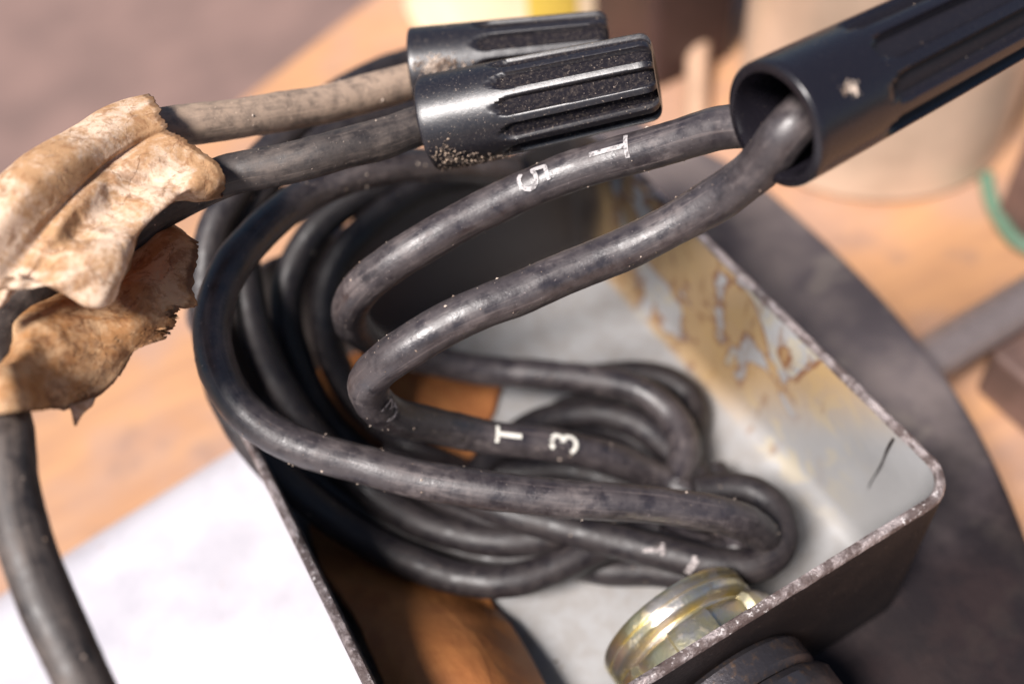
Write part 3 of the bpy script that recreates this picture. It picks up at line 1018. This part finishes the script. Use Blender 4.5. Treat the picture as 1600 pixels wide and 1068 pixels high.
# ------------------------------------------------------------------ torn tape
T = PD
up = [[T(-90, 380, 99), T(-10, 300, 102), T(60, 243, 105), T(130, 200, 108.5), T(190, 172, 112), T(246, 160, 115)],
      [T(-95, 370, 94), T(-8, 286, 97), T(58, 232, 100), T(120, 192, 104), T(178, 163, 107.5), T(238, 149, 110)],
      [T(-80, 420, 90.5), T(10, 322, 93.5), T(78, 262, 97), T(140, 222, 101), T(198, 187, 105), T(254, 166, 107.5)],
      [T(-60, 480, 91), T(28, 375, 94), T(98, 305, 97.5), T(158, 253, 101.5), T(214, 214, 105), T(264, 188, 107)],
      [T(-40, 500, 91.5), T(34, 405, 94.4), T(100, 320, 97.9), T(154, 266, 101.8), T(214, 228, 105.2), T(274, 203, 107.2)],
      [T(-20, 500, 91.2), T(48, 416, 93.9), T(110, 336, 97.3), T(168, 282, 101.2), T(236, 238, 104.6), T(294, 216, 106.2)],
      [T(-14, 462, 92), T(75, 415, 94.5), T(145, 350, 99), T(210, 300, 102.5), T(280, 262, 105), T(336, 246, 106.5)],
      [T(0, 446, 92), T(95, 440, 93), T(175, 395, 96), T(235, 338, 100), T(300, 290, 104), T(354, 272, 106.5)],
      [T(8, 434, 93), T(88, 455, 94), T(158, 470, 95), T(190, 405, 98), T(262, 322, 103), T(350, 292, 108)],
      [T(18, 436, 96), T(86, 458, 97), T(158, 462, 98.5), T(200, 395, 101), T(275, 315, 107), T(345, 290, 111)]]
tp = bicubic(up, 190, 150, (0.0, 0.03, 0.0, 0.06), 5.5, 0.42, True, 0.16, 'torn_tape', M['tape'], None, 0.5)
tag(tp, 'pale brown papery tape, upper piece, glaring in the light over two wires', 'tape', 'torn tape wraps')

lo_ = [[T(-80, 560, 103), T(-30, 545, 103), T(40, 480, 106), T(150, 410, 109), T(235, 352, 112), T(268, 345, 113)],
       [T(-90, 560, 98), T(-35, 545, 98), T(40, 475, 101), T(150, 425, 106), T(250, 368, 109), T(302, 382, 111)],
       [T(-70, 560, 93), T(-2, 545, 92.5), T(60, 500, 96.5), T(150, 455, 102), T(250, 400, 106), T(315, 408, 108)],
       [T(-60, 575, 90.5), T(5, 560, 89.5), T(70, 525, 95), T(155, 485, 100), T(240, 445, 103), T(315, 470, 105)],
       [T(-60, 600, 89.5), T(8, 585, 88), T(72, 560, 94), T(150, 525, 98.5), T(225, 490, 101), T(293, 490, 104)],
       [T(-60, 620, 89), T(10, 608, 87.5), T(75, 595, 93.5), T(140, 565, 97.5), T(200, 535, 100), T(272, 526, 103)],
       [T(-60, 640, 89), T(12, 632, 87), T(72, 622, 93), T(125, 602, 96.5), T(172, 578, 99), T(222, 535, 101)],
       [T(-60, 652, 89), T(14, 645, 87), T(70, 642, 93), T(110, 640, 96), T(150, 622, 98), T(190, 582, 100)]]
tp2 = bicubic(lo_, 170, 170, (0.0, 0.08, 0.0, 0.11), 9.2, 0.42, True, 0.18, 'torn_tape', M['tape_dark'])
sh = [[PD(104, 632, 95.5), PD(128, 626, 96), PD(152, 618, 97)], [PD(110, 640, 95), PD(126, 640, 95.5), PD(146, 634, 96.5)],
      [PD(113, 648, 94.6), PD(122, 650, 95), PD(130, 648, 95.6)], [PD(116, 662, 94), PD(118, 664, 94), PD(120, 662, 94.2)]]
tp2['_b'] = (0, 0, -ZO)
bicubic(sh, 24, 14, (0, 0.02, 0.05, 0.08), 2.2, 0.12, True, 0.12, 'frayed_shred', M['tape'], tp2)
tag(tp2, 'darker brown crumpled tape, lower piece, torn along its right side', 'tape', 'torn tape wraps')

# ------------------------------------------------------------------ things on the bench behind
def can(px_left, px_right, py_base, name, label, cat, mat, H, lid=None):
    a = P(px_left, py_base, -60)
    b = P(px_right, py_base, -60)
    c = (a + b) / 2
    r = (b - a).length / 2
    t = thing(name, (c.x, c.y, -60), label, cat)
    lathe('body', [(0.0, 0.1), (0.0, r - 0.6), (0.4, r), (1.4, r + .5), (2.2, r), (H - 3, r), (H - 2, r + .6), (H, r + .6), (H, r - 1), (H - 4, r - 1.2), (H - 4, 0.1)], Vector((c.x, c.y, -60)), Vector((0, 0, 1)), mat, t, 72)
    return t, c, r

c0 = P(1350, 130, -60)
tt, cc_, rr_ = can(1150, 1566, 178, 'tin_can', 'large cream enamel can behind the glossy connector', 'can', M['cream'], 105)

tt2, c2_, r2_ = can(640, 1000, -15, 'paint_can', 'cream can with a yellow label at the top of the picture', 'can', M['cream2'], 80)
# label band on the side that faces the camera
lab = []
lf = []
base_a = math.atan2(-c2_.y, -c2_.x)
for k in range(25):
    a = base_a + 0.02 + 0.40 * k / 24
    for h in (3.5, 60):
        lab.append((c2_.x + math.cos(a) * (r2_ + .12), c2_.y + math.sin(a) * (r2_ + .12), -60 + h))
for k in range(24):
    lf.append((2 * k, 2 * k + 2, 2 * k + 3, 2 * k + 1))
mesh_obj('label', lab, lf, M['yellow'], tt2)

b0 = P(1078, 110, -60)
o = extrude('black_tin_box', rrect(b0.x - 13, b0.y - 2, b0.x + 12, b0.y + 30, 3), -60, 10, M['black_tin'], None, 1.5)
tag(o, 'blurred black tin box standing between the two cans', 'tin box')
d0 = P(1088, 205, -60)
d1 = PD(1092, 30, 265)
o = lathe('dowel', [(0, 0.1), (0, 3.0), (((d1 - d0).length), 3.0), (((d1 - d0).length), 0.1)], d0, (d1 - d0), M['dowel'], None, 32)
tag(o, 'pale wooden dowel leaning up in front of the black tin box', 'dowel')
k0 = P(1640, 395, -60)
o = extrude('bench_block', rrect(k0.x - 2, k0.y, k0.x + 30, k0.y + 14, 1.5), -60, -36, M['brown_block'], None, 1.0)
tag(o, 'small brown wooden block beside the green rubber strip', 'wooden block')
k1 = P(1556, 640, -60)  # added dark block, standing in for shade on the bench
o = extrude('bench_block', rrect(k1.x, k1.y - 30, k1.x + 46, k1.y + 6, 2.0), -60, -48, M['brown_block'], None, 1.0)
tag(o, 'dark brown block added for the bench shade near side of the grey shaft, at the right edge', 'wooden block')
g = [P(x, y, -58.5) for x, y in ((1541, 275), (1546, 305), (1558, 335), (1575, 365), (1600, 385), (1640, 398))]
tg = Tube(g, 1.6, 1.0, 14)
o = tg.mesh('rubber_band', M['green'], None)
tag(o, 'green rubber strip curving on the bench near the right edge', 'rubber strip')

for o in list(bpy.data.objects):
    if '_b' in o:
        del o['_b']
